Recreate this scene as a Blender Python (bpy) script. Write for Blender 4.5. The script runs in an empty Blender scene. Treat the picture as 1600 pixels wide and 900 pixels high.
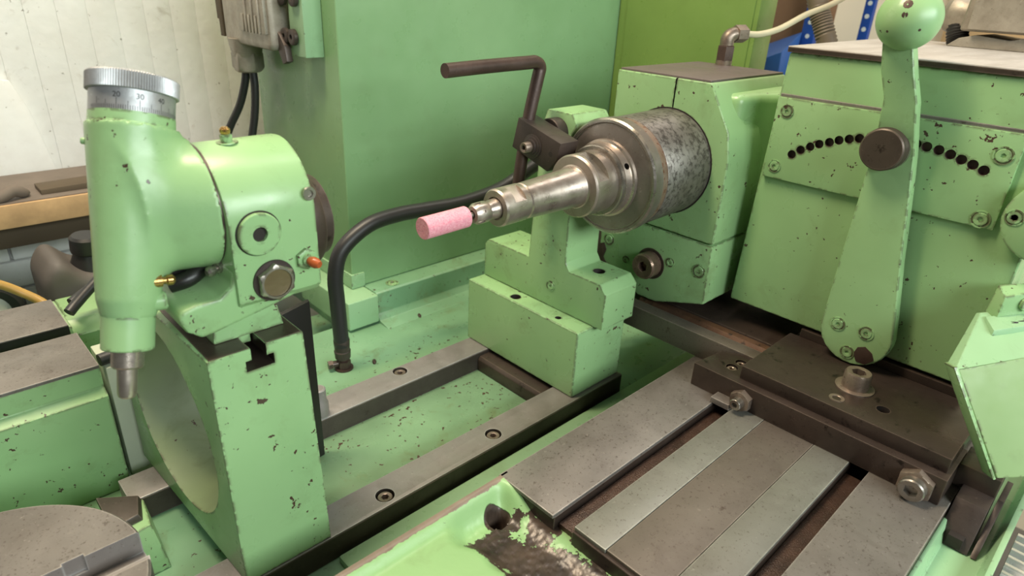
import bpy, bmesh, math, random
import numpy as np
from mathutils import Vector, Matrix

random.seed(7)
scene = bpy.context.scene
COL = scene.collection
S = 0.001                      # everything below is written in millimetres

# ------------------------------------------------------------------ camera
cam_d = bpy.data.cameras.new('camera')
cam = bpy.data.objects.new('camera', cam_d); COL.objects.link(cam)
right = Vector((0.7225949, -0.68975572, 0.04575644))
down = Vector((-0.26303432, -0.33556263, -0.90454998))
fwd = Vector((0.63927267, 0.64158769, -0.42390528))
m = Matrix((right, -down, -fwd)).transposed().to_4x4()
m.translation = Vector((0, 0, 0.400))
cam.matrix_world = m
cam_d.sensor_width = 36.0
cam_d.lens = 1021.5 / 1600 * 36.0
cam_d.clip_start = 0.01
cam_d.clip_end = 50
cam_d.dof.use_dof = True
cam_d.dof.focus_distance = 0.56
cam_d.dof.aperture_fstop = 9.0
scene.camera = cam

# ------------------------------------------------------------------ world, lamps, exposure
w = bpy.data.worlds.new('workshop'); scene.world = w; w.use_nodes = True
bg = w.node_tree.nodes['Background']
bg.inputs[0].default_value = (1.0, 0.95, 0.86, 1); bg.inputs[1].default_value = 0.09
scene.view_settings.view_transform = 'Standard'
scene.view_settings.look = 'None'
scene.view_settings.exposure = 0.0
scene.view_settings.gamma = 1.0
scene.view_settings.use_curve_mapping = False

def area_lamp(name, loc, target, sx, sy, energy, col):
    l = bpy.data.lights.new(name, 'AREA'); l.shape = 'RECTANGLE'; l.size = sx; l.size_y = sy
    l.energy = energy; l.color = col
    o = bpy.data.objects.new(name, l); COL.objects.link(o)
    o.location = loc
    o.rotation_euler = (Vector(target) - Vector(loc)).to_track_quat('-Z', 'Y').to_euler()
    return o
area_lamp('warm_ceiling_lamp', (0.08, 0.60, 1.40), (0.45, 0.36, 0.0), 0.14, 0.6, 18.5, (1.0, 0.83, 0.57))
area_lamp('cool_side_window', (0.36, -1.20, 0.85), (0.35, 0.40, 0.1), 1.5, 0.45, 35, (0.90, 1.0, 0.97))
area_lamp('wall_fill_lamp', (0.05, 0.85, 1.9), (0.15, 1.16, 0.3), 1.0, 0.2, 9, (1.0, 0.96, 0.92))  # added unseen lamp that brightens the back wall
area_lamp('rear_ceiling_lamp', (1.15, 0.40, 1.9), (0.9, 0.35, 0), 0.3, 1.2, 8, (1.0, 0.95, 0.90))

# ------------------------------------------------------------------ materials
def lin(r, g, b):
    f = lambda c: (c / 255 / 12.92) if c / 255 <= 0.04045 else ((c / 255 + 0.055) / 1.055) ** 2.4
    return (f(r), f(g), f(b), 1)

class NT:
    def __init__(s, name):
        s.m = bpy.data.materials.new(name); s.m.use_nodes = True
        s.t = s.m.node_tree; s.n = s.t.nodes; s.b = s.n['Principled BSDF']
        s.tc = s.n.new('ShaderNodeTexCoord')
    def link(s, a, b): s.t.links.new(a, b)
    def noise(s, scale, detail=3, rough=0.55, dist=0.0, stretch=None):
        n = s.n.new('ShaderNodeTexNoise'); n.inputs['Scale'].default_value = scale
        n.inputs['Detail'].default_value = detail; n.inputs['Roughness'].default_value = rough
        n.inputs['Distortion'].default_value = dist
        if stretch:
            mp = s.n.new('ShaderNodeMapping'); mp.inputs['Scale'].default_value = stretch
            s.link(s.tc.outputs['Object'], mp.inputs[0]); s.link(mp.outputs[0], n.inputs[0])
        else:
            s.link(s.tc.outputs['Object'], n.inputs[0])
        return n.outputs[0]
    def ramp(s, v, a, b, lo=0.0, hi=1.0):
        r = s.n.new('ShaderNodeMapRange'); r.inputs[1].default_value = a; r.inputs[2].default_value = b
        r.inputs[3].default_value = lo; r.inputs[4].default_value = hi
        s.link(v, r.inputs[0]); return r.outputs[0]
    def math(s, op, a, b):
        r = s.n.new('ShaderNodeMath'); r.operation = op
        for i, v in enumerate((a, b)):
            if isinstance(v, (int, float)): r.inputs[i].default_value = v
            else: s.link(v, r.inputs[i])
        return r.outputs[0]
    def mix(s, f, a, b):
        r = s.n.new('ShaderNodeMix'); r.data_type = 'RGBA'
        if isinstance(f, (int, float)): r.inputs[0].default_value = f
        else: s.link(f, r.inputs[0])
        for i, v in ((6, a), (7, b)):
            if isinstance(v, tuple): r.inputs[i].default_value = v
            else: s.link(v, r.inputs[i])
        return r.outputs[2]
    def edge(s, radius):
        bv = s.n.new('ShaderNodeBevel'); bv.samples = 4; bv.inputs[0].default_value = radius
        g = s.n.new('ShaderNodeNewGeometry')
        d = s.n.new('ShaderNodeVectorMath'); d.operation = 'DOT_PRODUCT'
        s.link(bv.outputs[0], d.inputs[0]); s.link(g.outputs['Normal'], d.inputs[1])
        return s.ramp(d.outputs['Value'], 0.985, 0.90)
    def bump(s, h, strength, dist=0.001):
        b = s.n.new('ShaderNodeBump'); b.inputs['Strength'].default_value = strength
        b.inputs['Distance'].default_value = dist
        s.link(h, b.inputs['Height']); s.link(b.outputs[0], s.b.inputs['Normal'])
    def out(s, col, rough, metal=0.0):
        for k, v in (('Base Color', col), ('Roughness', rough), ('Metallic', metal)):
            if isinstance(v, (int, float, tuple)): s.b.inputs[k].default_value = v
            else: s.link(v, s.b.inputs[k])
        return s.m

GREEN = lin(148, 183, 131)
GREEN2 = lin(137, 174, 122)
CHIP = lin(72, 52, 44)
def paint(name, base=GREEN, base2=GREEN2, speck=0.676, chip=0.695, wear=0.48, dirt=0.35, rough=0.30):
    k = NT(name)
    c = k.mix(k.ramp(k.noise(9, 3), 0.3, 0.7), base, base2)
    # thin grime film
    g = k.ramp(k.noise(26, 5, 0.65, 0.4), 0.56, 0.80, 0, dirt)
    c = k.mix(g, c, lin(104, 112, 72))
    dens = k.ramp(k.noise(14, 2), 0.40, 0.72, -0.05, 0.05)
    sp = k.ramp(k.math('ADD', k.noise(150, 3, 0.6), dens), speck, speck + 0.015)
    ch = k.ramp(k.noise(44, 6, 0.68, 0.3), chip, chip + 0.01)
    mk = k.math('MAXIMUM', sp, ch)
    if wear:
        e = k.math('MULTIPLY', k.edge(0.0034), k.ramp(k.noise(130, 4, 0.6), wear, wear + 0.05))
        mk = k.math('MAXIMUM', mk, e)
    c = k.mix(mk, c, CHIP)
    k.bump(k.math('SUBTRACT', k.noise(30, 4, 0.5), k.math('MULTIPLY', mk, 0.6)), 0.28, 0.0012)
    return k.out(c, k.ramp(k.noise(40, 3), 0.3, 0.7, rough - 0.06, rough + 0.14))

M = {}
M['paint'] = paint('green_enamel')
M['paint_clean'] = paint('green_enamel_smooth', speck=0.69, chip=0.72, wear=0.58, dirt=0.25)
M['paint_worn'] = paint('green_enamel_worn', speck=0.665, chip=0.675, wear=0.44, dirt=0.65)
M['paint_dirty'] = paint('grimy_green_enamel', lin(140, 156, 116), lin(116, 126, 98), speck=0.70, chip=0.73, wear=0.5, dirt=0.8, rough=0.5)
M['paint_trough'] = paint('oily_green_trough', lin(124, 158, 122), lin(96, 124, 94), speck=0.615, chip=0.70, wear=0, dirt=0.95, rough=0.28)
M['paint_bed'] = paint('green_enamel_bed', lin(132, 172, 136), lin(112, 152, 118), speck=0.66, chip=0.74, wear=0, dirt=0.85)
M['paint_light'] = paint('pale_green_enamel', lin(150, 186, 146), lin(140, 176, 135), speck=0.74, chip=0.77, wear=0.6, dirt=0.3)
M['paint_textured'] = paint('green_hammered_enamel', lin(138, 164, 112), lin(128, 156, 104), speck=0.80, chip=0.82, wear=0.50, dirt=0.3, rough=0.55)  # base colour darkened to offset strong light on the tilted guard
M['paint_olive'] = paint('olive_green_enamel', lin(126, 152, 82), lin(116, 142, 74), speck=0.80, chip=0.86, wear=0, dirt=0.15, rough=0.3)
M['paint_rear'] = paint('green_panel_enamel', lin(138, 174, 128), lin(128, 164, 118), speck=0.82, chip=0.86, wear=0, dirt=0.15, rough=0.30)

def metal(name, c1, c2, c3, rough=0.42, metallic=0.75, scale=14, spots=0.66, stretch=None, bump=0.15, edge=0.0, pits=0.62):
    k = NT(name)
    c = k.mix(k.ramp(k.noise(scale, 4, 0.6, 0, stretch), 0.32, 0.68), c1, c2)
    c = k.mix(k.ramp(k.noise(scale * 7, 5, 0.65), spots, spots + 0.08), c, c3)
    c = k.mix(k.ramp(k.noise(scale * 2.6, 6, 0.7, 0.6), 0.52, 0.72, 0, 0.5), c, tuple(0.6 * a + 0.4 * b for a, b in zip(c2, c3)))
    fine = k.noise(420, 4, 0.7)
    c = k.mix(k.ramp(fine, pits, pits + 0.10, 0, 0.75), c, c3)
    c = k.mix(k.ramp(k.noise(260, 3, 0.6), 0.66, 0.74, 0, 0.35), c, tuple(min(1, a * 1.7) for a in c1[:3]) + (1,))
    if edge:
        e = k.math('MULTIPLY', k.edge(0.0016), k.ramp(k.noise(90, 3), 0.3, 0.6, edge * 0.4, edge))
        c = k.mix(e, c, tuple(min(0.62, a * 2.6) for a in c1[:3]) + (1,))
    k.bump(k.math('ADD', k.noise(scale * 16, 3), k.math('MULTIPLY', fine, 0.5)), bump, 0.0006)
    return k.out(c, k.ramp(k.noise(scale * 2.2, 4), 0.3, 0.7, rough - 0.1, rough + 0.14), metallic)
M['rail'] = metal('ground_rail_steel', lin(158, 152, 150), lin(134, 127, 124), lin(104, 92, 84), 0.42, 0.5, spots=0.72, edge=0.80)
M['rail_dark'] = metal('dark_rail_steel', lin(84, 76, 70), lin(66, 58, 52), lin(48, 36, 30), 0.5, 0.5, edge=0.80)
M['table'] = metal('worn_table_steel', lin(130, 124, 119), lin(101, 95, 90), lin(66, 53, 46), 0.44, 0.45, 10, 0.64, edge=0.80, pits=0.58)
M['table_grey'] = metal('grey_table_steel', lin(128, 127, 119), lin(110, 107, 100), lin(80, 70, 62), 0.44, 0.45, 10, 0.66, edge=0.80, pits=0.59)
M['table_inlay'] = metal('brown_table_steel', lin(110, 101, 93), lin(92, 83, 76), lin(70, 57, 49), 0.48, 0.4, 9, 0.64, edge=0.80, pits=0.58)
M['oily'] = metal('oily_dark_steel', lin(74, 62, 56), lin(54, 44, 39), lin(34, 26, 22), 0.34, 0.4, 12, 0.60, edge=0.8)
M['oily_face'] = metal('oily_brown_steel', lin(86, 74, 66), lin(66, 56, 50), lin(44, 34, 29), 0.40, 0.45, 12, 0.60, edge=0.80)
M['swarf'] = metal('oily_swarf', lin(84, 62, 52), lin(56, 40, 34), lin(120, 104, 94), 0.35, 0.3, 60, 0.62, None, 0.9)
M['rust'] = metal('rusty_steel', lin(100, 70, 50), lin(72, 50, 38), lin(42, 29, 22), 0.6, 0.3, 20, 0.58)
M['spindle'] = metal('spindle_steel', lin(192, 180, 170), lin(164, 150, 140), lin(124, 96, 82), 0.33, 0.85, 22, 0.68)
M['spindle_dark'] = metal('flange_steel', lin(150, 142, 136), lin(126, 116, 110), lin(100, 80, 70), 0.36, 0.8, 18, 0.68)
M['spindle_ring'] = metal('stained_ring_steel', lin(150, 136, 124), lin(130, 102, 88), lin(112, 66, 48), 0.42, 0.6, 26, 0.55)
def mottled():
    k = NT('mottled_spindle_body')
    n = k.ramp(k.noise(190, 6, 0.66, 0.3), 0.46, 0.62)
    n2 = k.ramp(k.noise(18, 3), 0.35, 0.65)
    a = k.mix(n2, lin(136, 131, 126), lin(108, 101, 94))
    c = k.mix(n, a, lin(76, 70, 66))
    k.bump(n, 0.15, 0.0005)
    return k.out(c, 0.42, 0.6)
M['mottled'] = mottled()
M['steel'] = metal('bright_steel', lin(176, 170, 162), lin(150, 142, 134), lin(104, 88, 76), 0.3, 0.9, 30, 0.70)
M['bolt'] = metal('oily_bolt_steel', lin(150, 134, 122), lin(118, 104, 94), lin(72, 54, 44), 0.36, 0.6, 40, 0.62)
M['bolt_brown'] = metal('brown_bolt_steel', lin(140, 116, 100), lin(108, 88, 76), lin(66, 48, 40), 0.32, 0.6, 40, 0.62, edge=0.5)
M['black_steel'] = metal('blackened_steel', lin(80, 70, 66), lin(62, 53, 50), lin(46, 36, 33), 0.45, 0.45, 25, 0.7)
M['rod'] = metal('brown_rod_steel', lin(84, 66, 60), lin(66, 51, 46), lin(48, 36, 32), 0.45, 0.4, 30, 0.68)
M['plate_grey'] = metal('grey_brown_top_plate', lin(112, 100, 98), lin(100, 90, 88), lin(92, 80, 76), 0.55, 0.25, 12, 0.74, edge=0.40)
M['plate_pale'] = metal('scuffed_pale_top_plate', lin(196, 190, 186), lin(170, 163, 158), lin(150, 140, 132), 0.55, 0.2, 9, 0.66, (1, 5, 1))
M['alu'] = metal('satin_aluminium', lin(176, 176, 178), lin(160, 160, 162), lin(120, 118, 116), 0.42, 0.6, 30, 0.70)
M['cast'] = metal('grey_cast_alloy', lin(168, 160, 148), lin(142, 134, 122), lin(104, 94, 84), 0.42, 0.45, 40, 0.66)
M['bellow'] = metal('chromed_cover_steel', lin(232, 230, 226), lin(206, 203, 198), lin(150, 140, 130), 0.2, 0.7, 20, 0.76)

def plain(name, c, rough=0.5, metallic=0.0, var=0.12, scale=30, bump=0.1):
    k = NT(name)
    d = tuple(x * (1 - var) for x in c[:3]) + (1,)
    col = k.mix(k.ramp(k.noise(scale, 4), 0.3, 0.7), c, d)
    if bump: k.bump(k.noise(scale * 8, 3), bump, 0.0008)
    return k.out(col, rough, metallic)
M['black'] = plain('black_rubber', lin(40, 39, 40), 0.42)
M['black_plastic'] = plain('black_plastic', lin(104, 98, 94), 0.6, var=0.35, scale=8)
M['dark'] = plain('dark_hole', lin(36, 28, 24), 0.7)
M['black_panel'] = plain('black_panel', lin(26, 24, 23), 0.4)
M['brass'] = metal('greasy_brass', lin(186, 150, 92), lin(160, 126, 74), lin(110, 76, 40), 0.25, 0.9, 60, 0.68)
M['orange'] = plain('orange_plastic', lin(168, 84, 44), 0.3)
M['glass'] = plain('brown_sight_glass', lin(112, 98, 72), 0.1, 0.2)
M['wood'] = plain('raw_board_edge', lin(206, 168, 122), 0.7, var=0.3, scale=40)
M['shelf_dark'] = plain('dusty_shelf_top', lin(122, 110, 100), 0.8, var=0.2)
M['brown_board'] = plain('brown_board', lin(92, 78, 60), 0.75, var=0.25, scale=8)
M['yellow_tube'] = plain('yellow_tube', lin(190, 152, 84), 0.35)
M['clear_tube'] = plain('milky_tube', lin(196, 186, 158), 0.3)
M['blue'] = plain('blue_rack_paint', lin(30, 74, 160), 0.45)
M['blue_bin'] = plain('blue_bin_plastic', lin(60, 104, 176), 0.45)
M['card'] = plain('brown_cardboard', lin(150, 112, 84), 0.8, var=0.3, scale=10)
M['beige_wood'] = plain('pale_plywood', lin(216, 176, 128), 0.7, var=0.2, scale=6)
M['grey_hose'] = plain('grey_corrugated_hose', lin(112, 98, 84), 0.5)
M['white'] = plain('white_plastic', lin(232, 230, 226), 0.4, var=0.05)
M['cream'] = plain('cream_wall_paint', lin(246, 230, 204), 0.7, var=0.08, scale=4)
M['ink'] = plain('black_ink', lin(46, 42, 40), 0.6, bump=0)
M['pillar'] = plain('grey_green_pillar_paint', lin(186, 192, 172), 0.5, var=0.12, scale=12)
M['floor'] = plain('concrete_floor', lin(120, 114, 106), 0.8, var=0.3, scale=6)

def whitewash():
    k = NT('whitewashed_boards')
    c = k.mix(k.ramp(k.noise(6, 5, 0.65), 0.35, 0.65), lin(240, 241, 240), lin(226, 224, 220))
    c = k.mix(k.ramp(k.noise(34, 6, 0.7, 0.5), 0.60, 0.74, 0, 0.5), c, lin(170, 160, 146))
    c = k.mix(k.ramp(k.noise(110, 3, 0.6), 0.70, 0.74, 0, 0.7), c, lin(110, 98, 86))
    k.bump(k.noise(60, 5), 0.4, 0.002)
    return k.out(c, 0.75)
M['wash'] = whitewash()
M['brick_white'] = whitewash()
def stone():
    k = NT('pink_corundum')
    c = k.mix(k.ramp(k.noise(700, 3, 0.7), 0.35, 0.65), lin(214, 128, 146), lin(232, 166, 178))
    c = k.mix(k.ramp(k.noise(90, 3), 0.5, 0.75, 0, 0.4), c, lin(196, 140, 152))
    k.bump(k.noise(900, 2), 0.5, 0.0006)
    return k.out(c, 0.85)
M['stone'] = stone()
def apron():
    """green casting with a bare oily gutter: paint lost in a patch of its own shape"""
    k = NT('peeled_green_casting')
    sep = k.n.new('ShaderNodeSeparateXYZ'); g = k.n.new('ShaderNodeNewGeometry')
    k.link(g.outputs['Position'], sep.inputs[0])
    x = k.math('ADD', sep.outputs[0], k.math('MULTIPLY', k.math('SUBTRACT', k.noise(55, 5, 0.65), 0.5), 0.040))
    y = k.math('ADD', sep.outputs[1], k.math('MULTIPLY', k.math('SUBTRACT', k.noise(70, 5, 0.65), 0.5), 0.030))
    inx = k.ramp(x, 0.2195, 0.2205)
    iny = k.ramp(y, 0.2575, 0.2565)
    bare = k.math('MULTIPLY', inx, iny)
    hx = k.math('SUBTRACT', sep.outputs[0], 0.2575); hy = k.math('SUBTRACT', sep.outputs[1], 0.2612)
    hd_ = k.math('SQRT', k.math('ADD', k.math('MULTIPLY', hx, hx), k.math('MULTIPLY', hy, hy)), 0.0)
    near = k.ramp(sep.outputs[0], 0.255, 0.276, 0.0, 0.09)
    flake = k.math('MULTIPLY', k.ramp(k.math('ADD', k.noise(62, 5, 0.65), near), 0.62, 0.63), bare)   # islands of paint left in the gutter
    bare = k.math('MAXIMUM', k.math('SUBTRACT', bare, flake), k.ramp(hd_, 0.0105, 0.0100))
    rim = k.ramp(k.math('ADD', sep.outputs[1], k.math('MULTIPLY', k.noise(90, 5, 0.7), 0.005)), 0.2785, 0.2788)
    chip = k.ramp(k.noise(75, 5, 0.65, 0.3), 0.68, 0.69)
    c = k.mix(k.ramp(k.noise(9, 3), 0.3, 0.7), lin(142, 178, 122), lin(130, 166, 112))
    c = k.mix(k.ramp(k.noise(34, 5, 0.65, 0.4), 0.56, 0.8, 0, 0.4), c, lin(104, 112, 72))
    met = k.mix(k.ramp(k.noise(40, 5, 0.6), 0.35, 0.65), lin(78, 64, 55), lin(46, 38, 34))
    rimc = k.mix(k.ramp(k.noise(30, 4), 0.3, 0.7), lin(136, 120, 106), lin(104, 88, 76))
    c = k.mix(chip, c, CHIP)
    c = k.mix(rim, c, rimc)
    c = k.mix(bare, c, met)
    k.bump(k.math('SUBTRACT', k.math('MULTIPLY', k.noise(160, 4, 0.6), 0.35), bare), 0.5, 0.0012)
    return k.out(c, k.ramp(bare, 0, 1, 0.4, 0.32), k.ramp(bare, 0, 1, 0.0, 0.15))
M['apron'] = apron()

# ------------------------------------------------------------------ mesh helpers (millimetres)
def sharpen(bm, deg=32):
    for f in bm.faces: f.smooth = True
    lim = math.radians(deg)
    for e in bm.edges:
        e.smooth = not (len(e.link_faces) == 2 and e.calc_face_angle(0) > lim)
def bev(bm, off, seg=2, deg=30):
    if off <= 0: return bm
    es = [e for e in bm.edges if len(e.link_faces) == 2 and e.calc_face_angle(0) > math.radians(deg)]
    bmesh.ops.bevel(bm, geom=es, offset=off, segments=seg, profile=0.6, affect='EDGES', clamp_overlap=True)
    return bm
def prism(pts, ax, a, b, bevel=0.8, seg=2, bm=None):
    """polygon in the plane across axis ax, run from a to b; pts (y,z) for X, (x,z) for Y, (x,y) for Z"""
    own = bm is None
    t = bmesh.new()
    P = {'X': lambda u, v, c: (c, u, v), 'Y': lambda u, v, c: (u, c, v), 'Z': lambda u, v, c: (u, v, c)}[ax]
    va = [t.verts.new(P(u, v, a)) for u, v in pts]; vb = [t.verts.new(P(u, v, b)) for u, v in pts]
    n = len(pts)
    t.faces.new(va); t.faces.new(list(reversed(vb)))
    for i in range(n): t.faces.new((va[i], vb[i], vb[(i + 1) % n], va[(i + 1) % n]))
    bmesh.ops.recalc_face_normals(t, faces=t.faces)
    bev(t, bevel, seg)
    return t if own else merge(bm, t)
def merge(bm, t):
    me = bpy.data.meshes.new('tmp'); t.to_mesh(me); bm.from_mesh(me); bpy.data.meshes.remove(me); t.free()
    return bm
def box(x0, x1, y0, y1, z0, z1, bevel=0.8, seg=2, bm=None):
    return prism([(x0, y0), (x1, y0), (x1, y1), (x0, y1)], 'Z', z0, z1, bevel, seg, bm)
def hull8(v, bevel=0.8, seg=2, bm=None):
    """box given by 8 corners: bottom ring of 4 then top ring of 4"""
    t = bmesh.new(); q = [t.verts.new(p) for p in v]
    for f in ((0, 1, 2, 3), (7, 6, 5, 4), (0, 4, 5, 1), (1, 5, 6, 2), (2, 6, 7, 3), (3, 7, 4, 0)):
        t.faces.new([q[i] for i in f])
    bmesh.ops.recalc_face_normals(t, faces=t.faces); bev(t, bevel, seg)
    return t if bm is None else merge(bm, t)
def frame(d):
    d = Vector(d).normalized()
    u = d.orthogonal().normalized()
    ref = Vector((0, 0, 1)) if abs(d.z) < 0.9 else Vector((0, 1, 0))
    u = (ref - d * ref.dot(d)).normalized()
    return d, u, d.cross(u)
def lathe(o, d, prof, seg=48, bm=None, closed=True):
    """prof: (t, r[, 'h'|'k']) along axis d from o; 'h' gives a hexagonal ring, 'k' a knurled one"""
    t = bmesh.new(); d, u, v = frame(d); o = Vector(o); rings = []
    for p in prof:
        tt, r = p[0], p[1]; kind = p[2] if len(p) > 2 else 'c'
        ring = []
        for i in range(seg):
            a = 2 * math.pi * i / seg; rr = r
            if kind == 'h':
                b = (a % (math.pi / 3)) - math.pi / 6; rr = r * math.cos(math.pi / 6) / math.cos(b)
            elif kind == 'k': rr = r - (0.55 if i % 2 else 0)
            ring.append(t.verts.new(o + d * tt + (u * math.cos(a) + v * math.sin(a)) * rr))
        rings.append(ring)
    for a, b in zip(rings, rings[1:]):
        for i in range(seg): t.faces.new((a[i], a[(i + 1) % seg], b[(i + 1) % seg], b[i]))
    if closed: t.faces.new(list(reversed(rings[0]))); t.faces.new(rings[-1])
    bmesh.ops.recalc_face_normals(t, faces=t.faces)
    return t if bm is None else merge(bm, t)
def spline(pts, n=8):
    P = [Vector(p) for p in pts]; P = [P[0] * 2 - P[1]] + P + [P[-1] * 2 - P[-2]]; out = []
    for i in range(1, len(P) - 2):
        a, b, c, d = P[i - 1:i + 3]
        for k in range(n):
            t = k / n
            out.append(0.5 * ((2 * b) + (c - a) * t + (2 * a - 5 * b + 4 * c - d) * t * t + (3 * b - a - 3 * c + d) * t ** 3))
    out.append(P[-2]); return out
def tube(pts, r, seg=16, n=8, smooth=True, bm=None):
    """r a number or a function of the fraction along the path"""
    path = spline(pts, n) if smooth else [Vector(p) for p in pts]
    t = bmesh.new(); rings = []; u = None
    for i, p in enumerate(path):
        tan = (path[min(i + 1, len(path) - 1)] - path[max(i - 1, 0)]).normalized()
        if u is None: u = tan.orthogonal().normalized()
        u = (u - tan * u.dot(tan)).normalized(); v = tan.cross(u)
        rr = r(i / (len(path) - 1), i) if callable(r) else r
        rings.append([t.verts.new(p + (u * math.cos(2 * math.pi * k / seg) + v * math.sin(2 * math.pi * k / seg)) * rr) for k in range(seg)])
    for a, b in zip(rings, rings[1:]):
        for i in range(seg): t.faces.new((a[i], a[(i + 1) % seg], b[(i + 1) % seg], b[i]))
    t.faces.new(list(reversed(rings[0]))); t.faces.new(rings[-1])
    bmesh.ops.recalc_face_normals(t, faces=t.faces)
    return t if bm is None else merge(bm, t)
def sdf_mesh(f, lo, hi, h):
    """surface nets of a signed distance function"""
    ax = [np.arange(lo[i], hi[i] + h, h) for i in range(3)]
    X, Y, Z = np.meshgrid(*ax, indexing='ij'); D = f(X, Y, Z); N = D.shape
    ins = D < 0
    acc = np.zeros(tuple(n - 1 for n in N) + (3,)); cnt = np.zeros(tuple(n - 1 for n in N))
    for axis in range(3):
        o1, o2 = [a for a in range(3) if a != axis]
        for d1 in (0, 1):
            for d2 in (0, 1):
                sl = [slice(0, N[i] - 1) for i in range(3)]; sl[o1] = slice(d1, N[o1] - 1 + d1); sl[o2] = slice(d2, N[o2] - 1 + d2)
                s2 = list(sl); s2[axis] = slice(1, N[axis])
                A, B = D[tuple(sl)], D[tuple(s2)]; c = (A < 0) != (B < 0)
                with np.errstate(divide='ignore', invalid='ignore'): tt = np.where(c, A / (A - B), 0)
                off = np.zeros(acc.shape); off[..., axis] = tt; off[..., o1] = d1; off[..., o2] = d2
                acc += off * c[..., None]; cnt += c
    act = cnt > 0; idx = -np.ones(act.shape, int); idx[act] = np.arange(act.sum())
    base = np.stack(np.nonzero(act), 1)
    V = (base + acc[act] / cnt[act][:, None]) * h + np.array(lo)
    F = []
    for axis in range(3):
        o1, o2 = (axis + 1) % 3, (axis + 2) % 3
        sl = [slice(None)] * 3; sl[axis] = slice(0, N[axis] - 1); s2 = list(sl); s2[axis] = slice(1, N[axis])
        A, B = ins[tuple(sl)], ins[tuple(s2)]
        for flip, c in ((False, A & ~B), (True, ~A & B)):
            ii = np.stack(np.nonzero(c), 1)
            ok = (ii[:, o1] > 0) & (ii[:, o2] > 0) & (ii[:, o1] < N[o1] - 1) & (ii[:, o2] < N[o2] - 1)
            ii = ii[ok]; e1 = np.zeros(3, int); e1[o1] = 1; e2 = np.zeros(3, int); e2[o2] = 1
            g = lambda q: idx[tuple(q.T)]
            quad = np.stack([g(ii - e1 - e2), g(ii - e2), g(ii), g(ii - e1)], 1)
            F.append(quad[:, ::-1] if flip else quad)
    F = np.concatenate(F); F = F[(F >= 0).all(1)]
    t = bmesh.new(); vs = [t.verts.new(v) for v in V]
    for q in F:
        try: t.faces.new([vs[i] for i in q])
        except ValueError: pass
    bmesh.ops.recalc_face_normals(t, faces=t.faces)
    return t
def smin(a, b, k):
    hh = np.clip(0.5 + 0.5 * (b - a) / k, 0, 1); return b * (1 - hh) + a * hh - k * hh * (1 - hh)

# ------------------------------------------------------------------ scene helpers
BASE = {}
def thing(name, label, cat, base, group=None):
    o = bpy.data.objects.new(name, None); COL.objects.link(o)
    o.empty_display_size = 0.02; o.location = Vector(base) * S
    o['label'] = label; o['category'] = cat
    if group: o['group'] = group
    BASE[o.name] = Vector(base)
    return o
def obj(name, bm, mat, parent=None, deg=32, label=None, base=None):
    if parent is not None: b = BASE[parent.name]
    else: b = Vector(base) if base is not None else Vector((0, 0, 0))
    for v in bm.verts: v.co = (v.co - b) * S
    sharpen(bm, deg)
    me = bpy.data.meshes.new(name); bm.to_mesh(me); bm.free()
    me.materials.append(M[mat] if isinstance(mat, str) else mat)
    o = bpy.data.objects.new(name, me); COL.objects.link(o)
    BASE[o.name] = b
    if parent is not None:
        o.parent = parent                                # mesh is written relative to the top-level base
        if parent.parent is not None: pass
        if parent.type == 'MESH': o.location = (0, 0, 0)
    else: o.location = b * S
    if label: o['label'] = label
    return o
def single(name, bm, mat, label, cat, base, group=None, deg=32):
    o = obj(name, bm, mat, None, deg, None, base); o['label'] = label; o['category'] = cat
    if group: o['group'] = group
    return o
def struct(name, bm, mat, parent=None):
    o = obj(name, bm, mat, parent)
    if parent is None: o['kind'] = 'structure'
    return o
def cut(o, cutters, deg=32, mat=None):
    """subtract closed bmeshes (world millimetres) from an object and keep plain mesh data"""
    b = BASE[o.name]; tmp = []
    for c in cutters:
        for v in c.verts: v.co = (v.co - b) * S
        me = bpy.data.meshes.new('cutter'); c.to_mesh(me); c.free()
        if mat: me.materials.append(M[mat])
        k = bpy.data.objects.new('cutter', me); COL.objects.link(k); k.matrix_world = o.matrix_world.copy()
        k.parent = o.parent; k.location = o.location; tmp.append(k)
        md = o.modifiers.new('b', 'BOOLEAN'); md.operation = 'DIFFERENCE'; md.solver = 'EXACT'; md.object = k
        if mat: md.material_mode = 'TRANSFER'
    dg = bpy.context.evaluated_depsgraph_get()
    me = bpy.data.meshes.new_from_object(o.evaluated_get(dg))
    o.modifiers.clear(); o.data = me
    for k in tmp:
        d = k.data; bpy.data.objects.remove(k); bpy.data.meshes.remove(d)
    bm = bmesh.new(); bm.from_mesh(me); sharpen(bm, deg); bm.to_mesh(me); bm.free()
    return o
def cyl(o, d, r, h, seg=32): return lathe(o, d, [(0, r), (h, r)], seg)
def cap_screw(o, d, r, h, parent, mat='bolt', name='screw', hexr=0.5, washer=0):
    if washer:
        obj('washer', lathe(o, d, [(0, r * 1.45), (washer, r * 1.45), (washer + 0.3, r * 1.38), (washer + 0.3, r * 0.9)], 32), mat, parent)
    return obj(name, lathe(o, d, [(0, r), (h * 0.88, r), (h, r * 0.9), (h, r * hexr * 1.15), (h - 0.4, r * hexr, 'h'), (h * 0.35, r * hexr * 0.98, 'h'), (h * 0.3, 0.3)], 24), mat, parent)
def flat_screw(o, d, r, parent, mat='paint_worn', h=1.0):
    """painted-over countersunk screw: a ring, a flat head and a hexagon socket"""
    return obj('screw', lathe(o, d, [(-0.5, r * 1.15), (h * 0.55, r * 1.15), (h * 0.55, r * 0.98), (h * 0.15, r * 0.92), (h * 0.2, r * 0.85),
                                     (h, r * 0.78), (h, r * 0.36), (h * 0.9, r * 0.32, 'h'), (-0.4, r * 0.3, 'h'), (-0.5, 0.2)], 24), mat, parent)
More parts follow.
